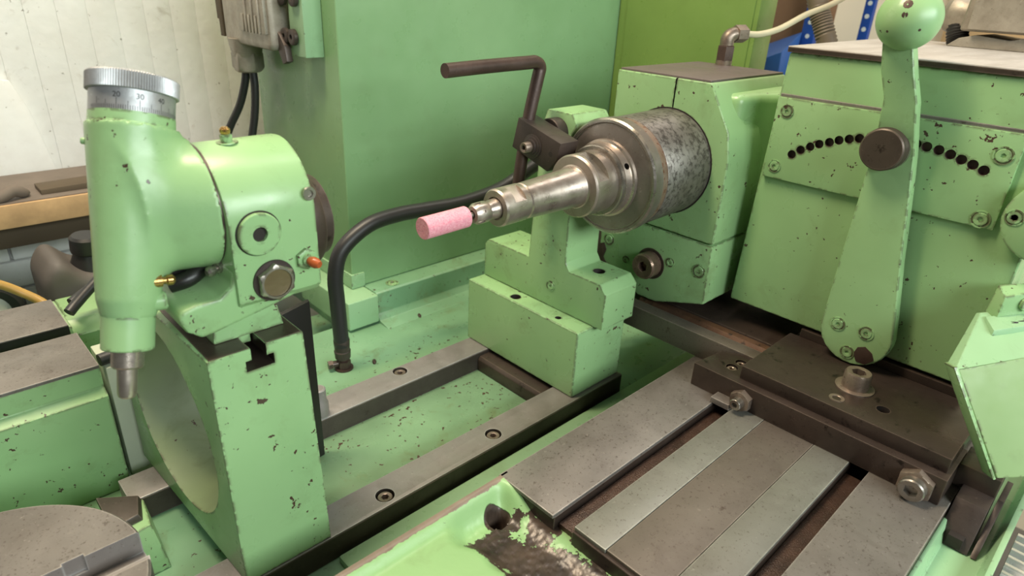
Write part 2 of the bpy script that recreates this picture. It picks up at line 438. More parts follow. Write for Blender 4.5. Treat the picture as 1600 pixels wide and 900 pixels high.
def hex_nut(o, d, r, h, parent, mat='bolt', name='nut'):
    return obj(name, lathe(o, d, [(0, r * 0.98, 'h'), (0.4, r, 'h'), (h - 0.6, r, 'h'), (h, r * 0.86), (h, r * 0.5), (h * 0.6, r * 0.5)], 24), mat, parent)
# ================================================================== the room
struct('floor', box(-1500, 2400, -1500, 1400, -780, -750, 0), 'floor')
wall = struct('wall_back', box(-900, 1900, 1172, 1230, -750, 1500, 0), 'wash')
bw = 38.0
protos = {}
for i in range(44):                                            # whitewashed vertical boards
    x0 = -420 + i * bw
    dy = random.uniform(0, 2.2)
    obj('board', box(x0 + 0.05, x0 + bw - 0.05, 1160 - dy * 0.25, 1172, 40, 1100, 0.5, 2), 'wash', wall)
for r in range(7):                                             # painted bricks under the shelf
    for c in range(9):
        x0 = -320 + c * 104 + (52 if r % 2 else 0)
        obj('brick', box(x0 + 1.5, x0 + 102, 1156 - random.uniform(0, 3), 1172, 33 - (r + 1) * 44, 33 - r * 44 - 3, 2.5, 2), 'brick_white', wall)
obj('plaster_sheet', prism([(-200, 90), (183, 90), (164, 205), (150, 245), (130, 248), (128, 262), (-200, 262)], 'Y', 1150, 1158, 0.8), 'wash', wall)
wr = struct('wall_right', box(1760, 1800, -1500, 1172, -750, 1500, 0), 'cream')
obj('plywood_sheet', box(1742, 1760, 300, 455, -400, 900, 1), 'beige_wood', wr)

# ================================================================== machine bed
bed = thing('machine_bed', 'green machine bed with flat oily top carrying the two steel rails', 'machine bed', (300, 480, -750))
obj('bed_top', box(-360, 900, 292, 700, -80, -24, 3), 'paint_bed', bed)
obj('trough_floor', box(182, 445, 393.6, 499.4, -30, -23.2, 0.4), 'paint_trough', bed)
obj('bed_edge', box(176, 780, 296, 356, -30, -18, 2), 'paint_light', bed)  # raised strip added in paler green to offset the shade here
obj('bed_base', box(-340, 880, 20, 850, -750, -81, 8), 'paint_bed', bed)
obj('bed_ledge', prism([(650, -24), (670, -20), (676, -12), (676, 17), (679, 19), (960, 19), (960, -80), (650, -80)], 'X', 421.5, 915, 1.0), 'paint_bed', bed)
obj('ledge_screw', lathe((455.7, 690, 19), (0, 0, 1), [(-0.4, 9), (0.6, 9), (0.6, 7.2), (-0.2, 7), (1.2, 5.6), (1.2, 2.6), (0.2, 2.4, 'h'), (0, 0.2)], 24), 'paint_worn', bed)
obj('foot_box', box(376, 421, 671, 800, -21, 18.4, 2.2, 3), 'paint_light', bed)

def rail(y0, y1, x0, x1, screws, label):
    r = thing('guide_rail', label, 'rail', ((x0 + x1) / 2, (y0 + y1) / 2, -24), 'guide rails on the bed')
    body = obj('bar', box(x0, x1, y0, y1, -24, 0, 0.9), 'rail', r)
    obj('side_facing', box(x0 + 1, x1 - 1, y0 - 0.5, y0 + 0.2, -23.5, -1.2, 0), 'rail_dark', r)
    ym = (y0 + y1) / 2
    cut(body, [cyl((sx, sy, -9), (0, 0, 1), 8.2, 12, 28) for sx, sy in screws], mat='rail_dark')
    for sx, sy in screws:
        cap_screw((sx, sy, -9), (0, 0, 1), 6.6, 7.6, r, 'bolt')
    return r
rail(360, 393, 72, 543, [(231, 372), (357, 374), (483, 375)], 'near ground steel guide rail with recessed socket screws')
rail(500, 534, 70, 543, [(227, 524), (352.5, 524.5), (478, 524)], 'far ground steel guide rail next to the hose fitting')
single('cross_member', prism([(446, -23.8), (480, -23.8), (480, -5), (449, -5), (446, -9)], 'Y', 394, 499, 0.8), 'oily_face',
       'brown rusty cross bar between the rails under the bracket base', 'bar', (463, 446, -24))

# ================================================================== riser block
rb = thing('riser_block', 'upright green riser block with large round bore and T-slot in top', 'block', (138, 450, 0))
T = [(107, 361), (174, 361), (174, 556), (98, 556)]
o = obj('body', hull8([(107, 361, 0.3), (174, 361, 0.3), (174, 554, 0.3), (97, 554, 0.3), (106, 361, 185.5), (168, 361, 185.5), (168, 554, 185.5), (99, 554, 185.5)], 0.9), 'paint', rb)
cut(o, [lathe((60, 457, 94), (1, 0, 0), [(0, 77), (150, 77)], 72)], mat='paint_dirty')
cut(o, [box(132.5, 142.5, 350, 570, 176, 190, 0), box(128.5, 147, 350, 570, 170, 177.6, 0)], mat='oily')
obj('top_face', box(107.5, 132, 362, 552, 185.4, 186, 0), 'oily_face', rb)
obj('top_face', box(143, 167, 362, 552, 185.4, 186, 0), 'oily_face', rb)
obj('slot_nut', box(133.5, 141.5, 382, 400, 178.7, 185.9, 0.6), 'paint_worn', rb)

# ================================================================== dressing head on the block
dh = thing('dressing_head', 'green wheel dressing head with graduated dial on top of riser block', 'dressing head', (140, 410, 186))
A0 = Vector((96.4, 410, 280.8)); Q = Vector((.262, .253, .929)).normalized()
def f_quill(X, Y, Z):
    dx, dy, dz = X - A0.x, Y - A0.y, Z - A0.z
    t = dx * Q.x + dy * Q.y + dz * Q.z
    rho = np.sqrt(np.maximum(dx * dx + dy * dy + dz * dz - t * t, 1e-6))
    r = np.interp(t, [-72, -62, 36], [14.0, 16.6, 23.6])
    tube_ = np.maximum(rho - r, np.maximum(t - 37, -t - 72))
    ry = np.interp(X, [98, 131], [22.0, 38.5]); rz = np.interp(X, [92, 131], [36.0, 38.5])
    nr = (np.sqrt(((Y - 408) / ry) ** 2 + ((Z - 267) / rz) ** 2) - 1) * np.minimum(ry, rz)
    neck = np.maximum(nr, np.maximum(X - 131.5, 98 - X))
    return smin(tube_, neck, 10.0)
obj('quill_housing', sdf_mesh(f_quill, (45, 350, 195), (140, 465, 330), 1.5), 'paint_clean', dh, deg=38)
obj('joint_ring', lathe((130.5, 408, 267), (1, 0, 0), [(0, 38.0), (0.6, 37.6), (2.2, 37.6)], 64), 'oily', dh)
P = lambda t: A0 + Q * t
obj('upper_collar', lathe(P(34), Q, [(0, 22.8), (3, 22.8), (3.4, 22.2), (9, 22.0)], 64), 'paint', dh)
dial = obj('scale_ring', lathe(P(42), Q, [(0, 21.8), (12.6, 21.8), (12.8, 21.4)], 64), 'alu', dh)
kn = [(12.6, 22.6), (13.0, 23.6, 'k'), (21.6, 23.6, 'k'), (22.4, 22.9), (22.6, 20.6), (22.0, 20.2), (22.0, 6), (22.6, 5.5)]
obj('knurled_rim', lathe(P(42), Q, kn, 220), 'alu', dh, deg=20)
# graduations and figures wrapped round the ring
view = (Vector((0, 0, 400)) - P(48)); vd = (view - Q * view.dot(Q)).normalized(); vs = Q.cross(vd)
def wrap(u, v, rad=21.86):
    a = u / rad
    return P(42 + v) + vd * (math.cos(a) * rad) + vs * (math.sin(a) * rad)
def wq(bm, u0, u1, v0, v1):
    n = max(1, int(abs(u1 - u0) / 1.0))
    for i in range(n):
        a, b = u0 + (u1 - u0) * i / n, u0 + (u1 - u0) * (i + 1) / n
        bm.faces.new([bm.verts.new(wrap(*q)) for q in ((a, v0), (b, v0), (b, v1), (a, v1))])
tb = bmesh.new(); step = 1.14
for i in range(-24, 25):
    u = 3.4 + i * step; h = 6.6 if i % 10 == 0 else (5.2 if i % 5 == 0 else 3.0)
    wq(tb, u - 0.13, u + 0.13, 0.5, 0.5 + h)
obj('graduation_marks', tb, 'ink', dial)
def wrap_text(txt, u, v, size, parent, name):
    c = bpy.data.curves.new('t', 'FONT'); c.body = txt; c.size = size; c.align_x = 'CENTER'
    t = bpy.data.objects.new('t', c); COL.objects.link(t)
    dg = bpy.context.evaluated_depsgraph_get(); dg.update()
    me = bpy.data.meshes.new_from_object(t.evaluated_get(dg)); bm = bmesh.new(); bm.from_mesh(me)
    for q in bm.verts: q.co = wrap(u + q.co.x, v + q.co.y, 21.9)
    bpy.data.objects.remove(t); bpy.data.curves.remove(c); bpy.data.meshes.remove(me)
    return obj(name, bm, 'ink', parent)
for txt, i in (('20', -10), ('30', 0), ('40', 10)): wrap_text(txt, 3.4 + i * step, 7.4, 4.1, dial, 'scale_figure')
obj('lower_collar', lathe(P(-91), Q, [(0, 13.2), (0.8, 13.9), (19.5, 14.0), (20, 14.0)], 48), 'paint', dh)
obj('tool_holder', lathe(P(-102), Q, [(0, 7.6), (1.2, 8.6), (11.5, 8.8)], 40), 'spindle', dh)
obj('dresser_shank', lathe(P(-120), Q, [(0, 3.2), (1.0, 4.6), (3, 5.2), (18.5, 5.6)], 32), 'spindle', dh)
# body
arc = [(408 - 42 * math.cos(a), 262 + 42 * math.sin(a)) for a in np.linspace(0.12, math.pi - 0.12, 22)]
prof = [(366, 214), (366.2, 256)] + arc + [(450, 256), (450, 214), (444, 208), (372, 208)]
obj('body', prism(prof, 'X', 132, 187, 1.6, 2), 'paint', dh, deg=24)
low = [(117, 198.5), (109, 197.5), (101, 204), (97.5, 212), (99.5, 218), (108, 220), (122, 220), (130, 226), (134, 243), (186.5, 243), (186.5, 214), (183, 212), (151, 205)]
obj('lower_body', prism(low, 'Y', 369, 448, 4, 4), 'paint_worn', dh)
obj('foot', hull8([(117, 378, 186.2), (163, 378, 186.2), (163, 446, 186.2), (117, 446, 186.2), (120, 380, 206), (160, 380, 206), (160, 444, 206), (120, 444, 206)], 0.8), 'paint_worn', dh)
pl = obj('round_plug', lathe((149, 366.5, 256.8), (0, -1, 0), [(0, 13.2), (2.2, 13.2), (2.8, 12.6), (2.8, 4.6), (-1, 4.4), (-1, 0.3)], 48), 'paint', dh)
obj('plug_seat', lathe((149, 366.4, 256.8), (0, -1, 0), [(0, 14.2), (0.35, 14.1)], 48), 'dark', dh)
sg = obj('sight_glass', lathe((155, 366.2, 224.6), (0, -1, 0), [(0, 13.6), (1.2, 13.4), (1.2, 12)], 40), 'black_steel', dh)
obj('hexagon_ring', lathe((155, 365, 224.6), (0, -1, 0), [(0, 12.4, 'h'), (4.0, 12.2, 'h'), (4.6, 10.4), (4.6, 9.0), (3.4, 8.8)], 48), 'steel', sg)
obj('pane', lathe((155, 365, 224.6), (0, -1, 0), [(0, 8.9), (3.6, 8.9)], 40), 'glass', sg)
nip = obj('lubrication_nipple', lathe((177, 366, 234), (0, -1, 0), [(0, 7, 'h'), (2.6, 7, 'h'), (3.2, 5), (3.2, 4), (5.4, 3.8)], 24), 'paint_worn', dh)
obj('nipple_cap', lathe((177, 361, 234), (0.35, -1, -0.15), [(0, 2.6), (3, 3.6), (6, 3.4), (8.5, 2.2)], 20), 'orange', nip)
obj('set_screw', lathe((183.4, 366, 275.5), (0, -1, 0), [(-0.5, 4.4), (0.8, 4.2), (0.8, 2.4), (-0.5, 2.2, 'h'), (-0.6, 0.2)], 24), 'steel', dh)
obj('end_knob', lathe((186.5, 408, 246), (1, 0, 0), [(0, 35), (8, 35), (12, 33), (13, 29), (20, 28), (22, 24)], 56), 'oily_face', dh)
nb = obj('oil_cup', lathe((152, 404, 303.6), (-0.05, 0, 1), [(0, 6.5), (0.6, 6.3), (0.6, 3.2), (2, 3.6, 'h'), (5, 3.6, 'h'), (5.4, 2.2)], 24), 'paint_worn', dh)
obj('oil_cup_ball', lathe((151.7, 404, 308.8), (0, 0, 1), [(0, 2.4), (1.2, 3.1), (3.0, 3.1), (4.4, 1.8)], 24), 'brass', nb)
for (x, y, z, dx, dy, dz, mt) in ((133, 388, 233, -1, -0.35, -0.1, 'steel'), (92, 386, 234, 1, -0.1, -0.1, 'brass')):
    n1 = obj('grease_nipple', lathe((x, y, z), (dx, dy, dz), [(0, 3.8), (5, 3.6), (5.4, 2.2), (7.2, 2.2), (8.0, 3.2), (10.6, 3.2), (12, 1.8)], 24), mt, dh)
obj('clamp_pin', lathe((88, 388, 221), (1, -0.25, 0), [(0, 5.5), (9, 5.5), (10.2, 4.4)], 28), 'paint', dh)
obj('cavity_fill_tube', tube([(104, 398, 224), (114, 394, 227), (124, 398, 230), (133, 402, 231)], 5.0, 14), 'black_panel', dh)  # black tube added to keep the enclosed gap under the neck dark
obj('cavity_block', box(108, 132, 404, 440, 220.3, 240, 1), 'black_panel', dh)  # black filler added so the enclosed cavity reads dark and oily
obj('side_stud', lathe(P(26) - vs * 22.6, -vs, [(-1, 2), (1.6, 1.9), (2.2, 1.2)], 16), 'paint', dh)

# black splash plate and foot behind the block
single('splash_plate', hull8([(186, 470, -23), (232, 478, -23), (233, 483, -23), (186, 475, -23), (186, 470, 139), (231, 478, 143), (232, 483, 143), (186, 475, 139)], 0.4), 'black_panel',
       'thin black upright splash plate behind the riser block', 'plate', (209, 476, -24))
single('pipe_stub', lathe((246, 509, 0.2), (0, 0, 1), [(0, 9), (14, 9), (17, 7.5), (30, 7.2), (31, 6)], 28), 'rail',
       'short grey pipe stub standing on far rail behind riser block', 'pipe', (246, 509, 0))

# ================================================================== column, cabinet
mc = thing('machine_column', 'tall flat green machine column rising behind the far rail', 'column', (650, 800, 19))
obj('shell', box(405, 922, 707.5, 930, 19.3, 950, 2.5, 3), 'paint_rear', mc)
obj('foot_flange', box(402.5, 423, 705, 930, 18.9, 39, 1.4), 'paint_light', mc)
cb = thing('electrical_cabinet', 'green cabinet standing at right angles beyond the column', 'cabinet', (1050, 600, -24))
obj('shell', box(916, 965, 467, 706.5, -23, 950, 3), 'paint_olive', cb)
obj('door_edge', box(914, 916, 474, 690, 30, 930, 0.8), 'paint_olive', cb)

# limit switch on the column's side, with two cables
sw = thing('limit_switch', 'grey cast alloy switch box bolted to bracket on column side', 'switch', (385, 830, 280))
obj('mounting_plate', box(381, 404.6, 738, 772, 309, 470, 1.2), 'paint_light', sw)
obj('housing', box(362, 392, 786, 918, 312, 470, 8, 4), 'cast', sw)
obj('cover', box(358.5, 363, 790, 862, 330, 462, 1.5), 'cast', sw)
for i in range(6): obj('rib', box(356.8, 359, 800 + i * 9, 804 + i * 9, 330, 350 if i % 2 else 372, 0.5), 'cast', sw)
obj('side_cover', box(362, 388, 920, 931, 318, 470, 1), 'brown_board', sw)
obj('side_flange', box(366, 384, 931, 946, 338, 470, 1), 'brown_board', sw)
obj('neck', lathe((378, 893, 318), (0, 0, -1), [(0, 22), (18, 19), (22, 18)], 32), 'cast', sw)
obj('gland_nut', lathe((378, 893, 300), (0, 0, -1), [(0, 20, 'h'), (18, 20, 'h'), (22, 17), (24, 14)], 48), 'cast', sw)
for (y, z) in ((778, 330), (760, 330), (778, 372), (752, 372)):
    obj('bolt', lathe((380, y, z), (-1, 0, 0), [(0, 9), (4, 9), (5, 7), (5, 3.2), (2, 3, 'h'), (2, 0.2)], 24), 'black_steel', sw)
obj('lever_arm', prism([(788, 336), (772, 320), (768, 302), (780, 298), (792, 318)], 'X', 372, 380, 1.2), 'black_steel', sw)
single('switch_cable', tube([(376, 897, 282), (374, 901, 262), (368, 914, 230), (355, 930, 195), (340, 940, 150), (330, 950, 90)], 5.2, 14), 'black',
       'left of two black cables hanging from the switch gland', 'cable', (376, 897, 90))
single('switch_cable', tube([(380, 886, 282), (380, 886, 255), (377, 890, 220), (370, 896, 180), (362, 900, 130), (356, 905, 80)], 5.2, 14), 'black',
       'right of two black cables hanging from the switch gland', 'cable', (380, 886, 80))

# hydraulic hose
hs = thing('hydraulic_hose', 'thick black rubber hose arching from the bed behind the spindle', 'hose', (329, 604, -24))
obj('rubber_line', tube([(325.5, 602, 8), (325, 602, 30), (323.5, 601, 67), (323, 600, 99), (333.5, 600, 127), (367, 599, 148), (405, 598, 153), (442, 592, 154), (490, 582, 156), (545, 575, 166), (590, 570, 186), (640, 568, 205), (720, 575, 210)], 8.6, 20), 'black', hs)
obj('crimp_sleeve', lathe((326.4, 603, -9), (-0.02, -0.02, 1), [(0, 7), (1, 9), (10, 9.6), (11, 8.6), (24, 9.4), (26, 8.8)], 28), 'black_steel', hs)
obj('banjo_fitting', lathe((327, 603.5, -24), (0, 0, 1), [(0, 11), (2, 11), (2, 8.4, 'h'), (11, 8.4, 'h'), (12, 5.5), (16, 5.5)], 24), 'rod', hs)
obj('side_fitting', lathe((327, 603.5, -16), (-1, 0.3, 0), [(0, 4), (13, 4), (13, 5.5, 'h'), (18, 5.5, 'h')], 24), 'oily', hs)
for (x, y, z, dx, dy) in ((361.6, 592, -23.4, 3.4, 6), (475, 655, -23.4, 2.5, 5)):
    single('metal_chip', lathe((x, y, z), (dx, dy, 0), [(-5, 0.6), (-3.5, 2.0), (0, 2.6), (3.5, 2.0), (5, 0.6)], 10), 'rod',
           'small rust-brown chip lying on bed ' + ('beside hose fitting' if x < 400 else 'below the column ledge'), 'chip', (x, y, -24))

# ================================================================== bracket with clamp and rod
bs = thing('bracket_base', 'rectangular green base block standing across both rails under the bracket', 'block', (500, 450, 0))
o = obj('body', box(461.5, 541, 365, 537, 0.2, 78.6, 2.0, 3), 'paint_worn', bs)
cut(o, [cyl((472, 467, 72), (0, 0, 1), 6, 12), cyl((472, 402, 74), (0, 0, 1), 3.4, 10)], mat='dark')
br = thing('support_bracket', 'green cast support bracket with tall post and two feet', 'bracket', (510, 440, 79))
bo = [(353, 79), (536, 79), (536, 118), (528, 126), (463, 126), (453.5, 268), (448, 283), (418, 289), (412, 280), (409, 132), (404, 126.5), (372, 128), (357, 116)]
prof = [(353, 79.2), (535, 79.2), (535, 120), (529, 126), (463, 126), (455, 272), (449, 288), (417, 288), (411, 280), (409, 136), (403, 128), (362, 128), (353, 119)]
o = obj('body', prism(prof, 'X', 484.5, 537, 1.3, 2), 'paint_worn', br)
cut(o, [lathe((470, 367, 237.6), (1, 0, 0.022), [(0, 57.5), (80, 57.5)], 96)])   # relief for the spindle flange
cut(o, [cyl((512, 385, 120), (0, 0, 1), 6.5, 12)], mat='dark')
flat_screw((484.3, 427, 103.4), (-1, 0, 0), 5.2, br)
obj('boss', lathe((486, 434, 268), (-1, 0, 0), [(0, 14.5), (13, 14.5), (14, 13.6)], 40), 'black_steel', br)
cl = thing('rod_clamp', 'blackened steel clamp block bolted to the bracket post', 'clamp', (456, 428, 240))
def yz_block(c, x0, x1, bevel): return prism(c, 'X', x0, x1, bevel)
o = obj('block', yz_block([(449.6, 283.4), (456.4, 254), (408, 240), (397.5, 252), (393.5, 269)], 445, 470, 0.8), 'black_steel', cl)
for r, a, b in ((11.2, 0, 1.2), (9.2, 1.2, 2.6), (7.2, 2.6, 5)):
    obj('washer', lathe((445, 428.6, 260), (-1, 0, 0), [(a, r), (b - 0.3, r), (b, r - 0.5)], 36), 'black_steel', cl)
cap_screw((440.5, 428.6, 260), (-1, 0, 0), 5.0, 8, cl, 'bolt')
obj('side_hole', lathe((445.2, 405, 257), (-1, 0, 0), [(-0.5, 2.6), (0.25, 2.5)], 16), 'dark', cl)
single('bent_rod', tube([(447, 447, 218), (449, 447, 236), (456, 447, 280), (465.5, 447, 318), (467.5, 447, 328.5), (461, 447, 333), (449, 447, 333), (400, 447, 332), (354, 447, 330.5)], 6.1, 20, 6), 'rod',
       'bent brown steel rod held upright in the clamp block', 'rod', (450, 447, 218))

# ================================================================== grinding spindle and stone
sp = thing('grinding_spindle', 'stepped steel grinding spindle projecting from the green headstock', 'spindle', (530, 367, 185))
O = Vector((576.5, 367, 240)); D = Vector((-1, 0, -0.022)).normalized()
o = obj('spindle_body', lathe(O, D, [(-25, 53), (69, 53), (70, 52.4)], 96), 'mottled', sp)
obj('stained_ring', lathe(O, D, [(69.5, 51.6), (70, 52.2), (79, 52.2), (80, 51.4)], 96), 'spindle_ring', sp)
obj('flange', lathe(O, D, [(80, 53), (80.6, 54.4), (91, 54.4), (92.6, 52.6), (93.0, 50.4), (92.0, 49.4), (94.6, 40), (95.0, 33)], 96), 'spindle_dark', sp)
obj('rim_edge', lathe(O, D, [(90.6, 54.0), (90.8, 54.7), (91.4, 54.7), (93.0, 52.9), (93.2, 51.0), (92.2, 50.6)], 96), 'steel', sp)
o = obj('boss', lathe(O, D, [(94, 36.5), (98, 36), (98.8, 34.0), (107, 33.4), (107.6, 30)], 80), 'spindle', sp)
v1 = (Vector((0, 0, 400)) - (O + D * 103)); v1 = (v1 - D * v1.dot(D)).normalized(); w1 = D.cross(v1)
hd = (v1 * 0.87 - w1 * 0.05 + Vector((0, 0, 0.2))).normalized()
cut(o, [cyl(O + D * 102.5 + hd * 25, hd, 3.0, 20, 20)], mat='dark')
obj('bright_ring', lathe(O, D, [(106.8, 30), (107.2, 32.8), (110.6, 32.8), (111.4, 31.6), (111.4, 28)], 80), 'steel', sp)
o = obj('spanner_collar', lathe(O, D, [(111, 28.4), (139, 28.4), (140.6, 27), (140.8, 18)], 80), 'spindle', sp)
# spanner flat milled across the upper near side of the collar
fn = (v1 * 0.75 + Vector((0, 0, 0.75))).normalized(); fn = (fn - D * fn.dot(D)).normalized(); fs = D.cross(fn)
c0 = O + D * 130
slot = [c0 + D * a + fn * b + fs * c for b in (22.6, 36) for a, c in ((-6.5, -34), (6.5, -34), (6.5, 34), (-6.5, 34))]
cut(o, [hull8(slot, 0)], mat='steel')
obj('shaft', lathe(O, D, [(140, 21), (141.5, 18.6), (143, 17.9), (205, 15.2), (206, 14.2), (208, 14.2)], 64), 'spindle', sp)
o = obj('end_nut', lathe(O, D, [(207.5, 14.2), (208.2, 15.6), (233, 15.6), (234.6, 14.4), (234.6, 9.6), (232, 9.2)], 64), 'spindle', sp)
c1 = O + D * 219; slot = [c1 + D * a + fn * b + fs * c for b in (13.2, 22) for a, c in ((-6, -20), (6, -20), (6, 20), (-6, 20))]
cut(o, [hull8(slot, 0)])
obj('collet_sleeve', lathe(O, D, [(232, 8.4), (240, 8.0), (243, 6.6), (246, 6.4)], 40), 'spindle', sp)
cn = obj('collet_nut', lathe(O, D, [(244.5, 8.0), (246, 8.6), (255, 8.6), (258.5, 6.6), (258.8, 3.6), (256, 3.2)], 40), 'spindle', sp)
slots = []
for i in range(6):
    a = math.pi / 3 * i; rd = v1 * math.cos(a) + w1 * math.sin(a); sd = D.cross(rd)
    q = O + D * 255 + rd * 7.4
    slots.append(hull8([q + D * s + rd * r_ + sd * c for r_ in (0, 6) for s, c in ((-4, -1.1), (8, -1.1), (8, 1.1), (-4, 1.1))], 0))
cut(cn, slots)
gs = thing('grinding_stone', 'small pink cylindrical mounted grinding stone held in the collet', 'grinding stone', tuple(O + D * 286))
obj('stone', lathe(O, D, [(265, 7.6), (265.6, 8.3), (306, 8.4), (306.6, 8.0)], 48), 'stone', gs)
obj('mandrel', lathe(O, D, [(250, 2.3), (266, 2.3)], 24), 'steel', gs)

# ================================================================== headstock
hk = thing('spindle_headstock', 'green split headstock clamping the spindle body', 'headstock', (640, 367, 84))
up = [(438.4, 169.6), (438.4, 322.5), (328, 322.5), (302, 280), (297, 254), (297, 169.0)]
o = obj('upper_half', prism(up, 'X', 577, 728, 2.2, 3), 'paint', hk)
cut(o, [lathe((570, 367, 240), (1, 0, 0.022), [(0, 53.5), (40, 53.5)], 96), box(575, 700, 365.6, 367.2, 285, 330, 0)], mat='dark')
obj('side_flare', prism([(602, 308), (622, 306), (634, 303), (644, 298), (652, 292), (660, 290), (728, 297.5), (728, 340), (602, 340)], 'Z', 150, 312, 9, 4), 'paint', hk, deg=50)
lo = [(438, 168), (437, 112), (396, 97), (377, 84.5), (353, 84.5), (328, 93), (295.5, 103), (297, 167.4)]
obj('lower_half', prism(lo, 'X', 577, 726, 1.8, 2), 'paint_worn', hk)
obj('top_plate', prism([(579, 436), (727, 436), (727, 330), (579, 330)], 'Z', 322.3, 324.6, 0.5), 'plate_grey', hk)
obj('seal_ring', lathe((577.3, 367, 240), (-1, 0, 0), [(-0.5, 54.6), (0.5, 54.4), (0.5, 52.5)], 80), 'dark', hk)
cap_screw((576.5, 365.6, 126.5), (-1, 0, 0), 14.4, 15, hk, 'bolt_brown', 'clamp_screw', 0.42)
obj('screw_seat', lathe((577.2, 365.6, 126.5), (-1, 0, 0), [(-0.5, 18), (0.5, 17.6)], 40), 'oily', hk)
for (y, z, r) in ((424.6, 136.6, 6.2), (306.6, 137.5, 6.6), (398.3, 120.6, 3.8), (341.6, 135.8, 4.6)):
    flat_screw((576.9, y, z), (-1, 0, 0), r, hk)
obj('bare_patch', prism([(428, 100), (437.2, 114), (437.4, 128), (431, 131), (427, 124), (430, 114), (424, 104)], 'X', 576.2, 577.4, 0.2), 'rod', hk)
single('stop_bar', box(588, 600, 441, 450, 84, 150, 1), 'black_steel', 'black upright stop bar beside headstock lower left edge', 'bar', (594, 445, 84))
fit = thing('oil_line_fitting', 'brown elbow fitting on headstock top feeding a milky tube', 'fitting', (735, 405, 325))
fx, fy = 722, 400
obj('base_nut', lathe((fx, fy, 324), (0, 0, 1), [(0, 9), (6, 9), (6, 6), (9, 6)], 24), 'bolt', fit)
obj('hexagon_adapter', lathe((fx, fy, 333), (0, 0, 1), [(-4, 6), (-3, 10, 'h'), (12, 10, 'h'), (13, 6.4), (16, 6.4)], 24), 'rod', fit)
obj('elbow', tube([(fx, fy, 346), (fx, fy, 353), (fx + 4, fy - 1.5, 357), (fx + 14, fy - 5, 358)], 7.6, 18), 'bolt', fit)
obj('union_nut', lathe((fx + 8, fy - 3, 358), (1, -0.35, 0.03), [(0, 9.6, 'h'), (14, 9.6, 'h'), (15, 5)], 24), 'bolt', fit)
single('oil_tube', tube([(fx + 20, fy - 7.5, 358.4), (fx + 45, fy - 14, 358), (fx + 85, fy - 18, 364), (fx + 140, fy - 22, 380), (fx + 210, fy - 22, 393), (fx + 300, fy - 10, 410), (fx + 420, fy + 20, 440)], 3.6, 14), 'clear_tube',
       'milky plastic tube running from the elbow fitting', 'tube', (fx + 30, fy - 8, 366))
# ================================================================== wheelhead housing
wh = thing('wheelhead_housing', 'large green wheelhead housing with pale metal top plate', 'housing', (760, 160, 104))
o = obj('shell', hull8([(614, 60, 104), (925, 60, 104), (925, 296, 104), (614, 285, 104), (614, 60, 354), (925, 60, 354), (925, 290, 354), (614, 276.8, 354)], 2.2, 3), 'paint', wh)
obj('top_plate', prism([(612, 20), (935, 20), (925, 297), (612.5, 278.6)], 'Z', 354.2, 359.4, 0.8), 'plate_pale', wh)
obj('plate_edge', prism([(611.6, 22), (612.4, 22), (612.4, 278), (611.6, 278)], 'Z', 354.3, 358.4, 0), 'oily_face', wh)
ip = obj('index_plate', box(609.5, 614.4, 83.5, 276.6, 241, 315.5, 1.2), 'paint', wh)
holes = [(252.5, 266.5), (245.3, 272.1), (237.4, 276.6), (230.1, 280.4), (221.7, 283.7), (214.1, 286.9), (206, 289.5), (197.9, 291.6), (189, 293.5), (180, 294.8), (171, 295.6), (162, 295.8), (154, 295.4),
         (145.9, 294.7), (136.9, 293.9), (128.1, 292.1), (119.8, 289.7), (111.2, 287.5), (103, 284.8)]
cut(ip, [cyl((606, y, z), (1, 0, 0), 3.9, 7.2, 18) for y, z in holes], mat='rod')
for (y, z, r) in ((265.5, 303.6, 5.4), (266.3, 252.5, 5.4), (94, 298.1, 6.2), (93.9, 247.7, 6.2)):
    s_ = flat_screw((609.4, y, z), (-1, 0, 0), r, wh)
obj('bare_strip', box(612.6, 614.6, 84, 276, 315.6, 318.4, 0.3), 'table', wh)
cap = obj('corner_cap', lathe((600, 50, 257), (1, 0, 0), [(0, 28), (1.2, 30.5), (14, 31)], 48), 'paint', wh)
obj('corner_screw', lathe((600, 72.4, 257), (-1, 0, 0), [(-0.5, 6.6), (0.6, 6.4), (0.6, 5.4), (-0.2, 5), (1.0, 4.6), (1.0, 2.6), (0, 2.4, 'h'), (0, 0.2)], 24), 'paint_worn', cap)

lv = thing('control_lever', 'green control lever with ball top and brown index knob', 'lever', (600, 150, 95))
def lever_mesh():
    L = [(-31, 125)]
    left = [(183.5, 128), (183, 160), (182.3, 200), (181.2, 244), (181.2, 288), (179.6, 304), (180, 330), (186.5, 350), (190, 372)]
    rightp = [(121.5, 128), (125, 150), (134.5, 200), (143.4, 256), (149, 288), (151, 304), (155.5, 330), (162, 350), (168, 372)]
    bot = [(152.5 + 31 * math.cos(a), 125 - 31 * math.sin(a)) for a in np.linspace(0.08, math.pi - 0.08, 14)]
    pts = list(reversed(left)) and (bot[::1])
    outline = bot[::-1] and [(183.5, 128)] 
    poly = left[::-1] + bot + rightp          # down the left side, round the foot, up the right side
    t = prism(poly, 'X', 594.5, 606.5, 2.0, 3)
    return t
t = lever_mesh()
bmesh.ops.triangulate(t, faces=[f for f in t.faces if len(f.verts) > 4])
bmesh.ops.subdivide_edges(t, edges=[e for e in t.edges if e.calc_length() > 26], cuts=2, use_grid_fill=False)
for v in t.verts:                              # upper arm cranked away from the plate
    k = max(0.0, min(1.0, (v.co.z - 292) / 16)); v.co.x -= k * k * (3 - 2 * k) * 7 + max(0, v.co.z - 305) * 0.16
obj('arm', t, 'paint', lv, deg=28)
def ball_prof(r): return [(-r * math.cos(a), r * math.sin(a)) for a in np.linspace(0.02, math.pi - 0.02, 26)]
obj('ball', lathe((580, 176.2, 388.4), (0, 0.1, 1), ball_prof(22.4), 40), 'paint', lv, deg=60)
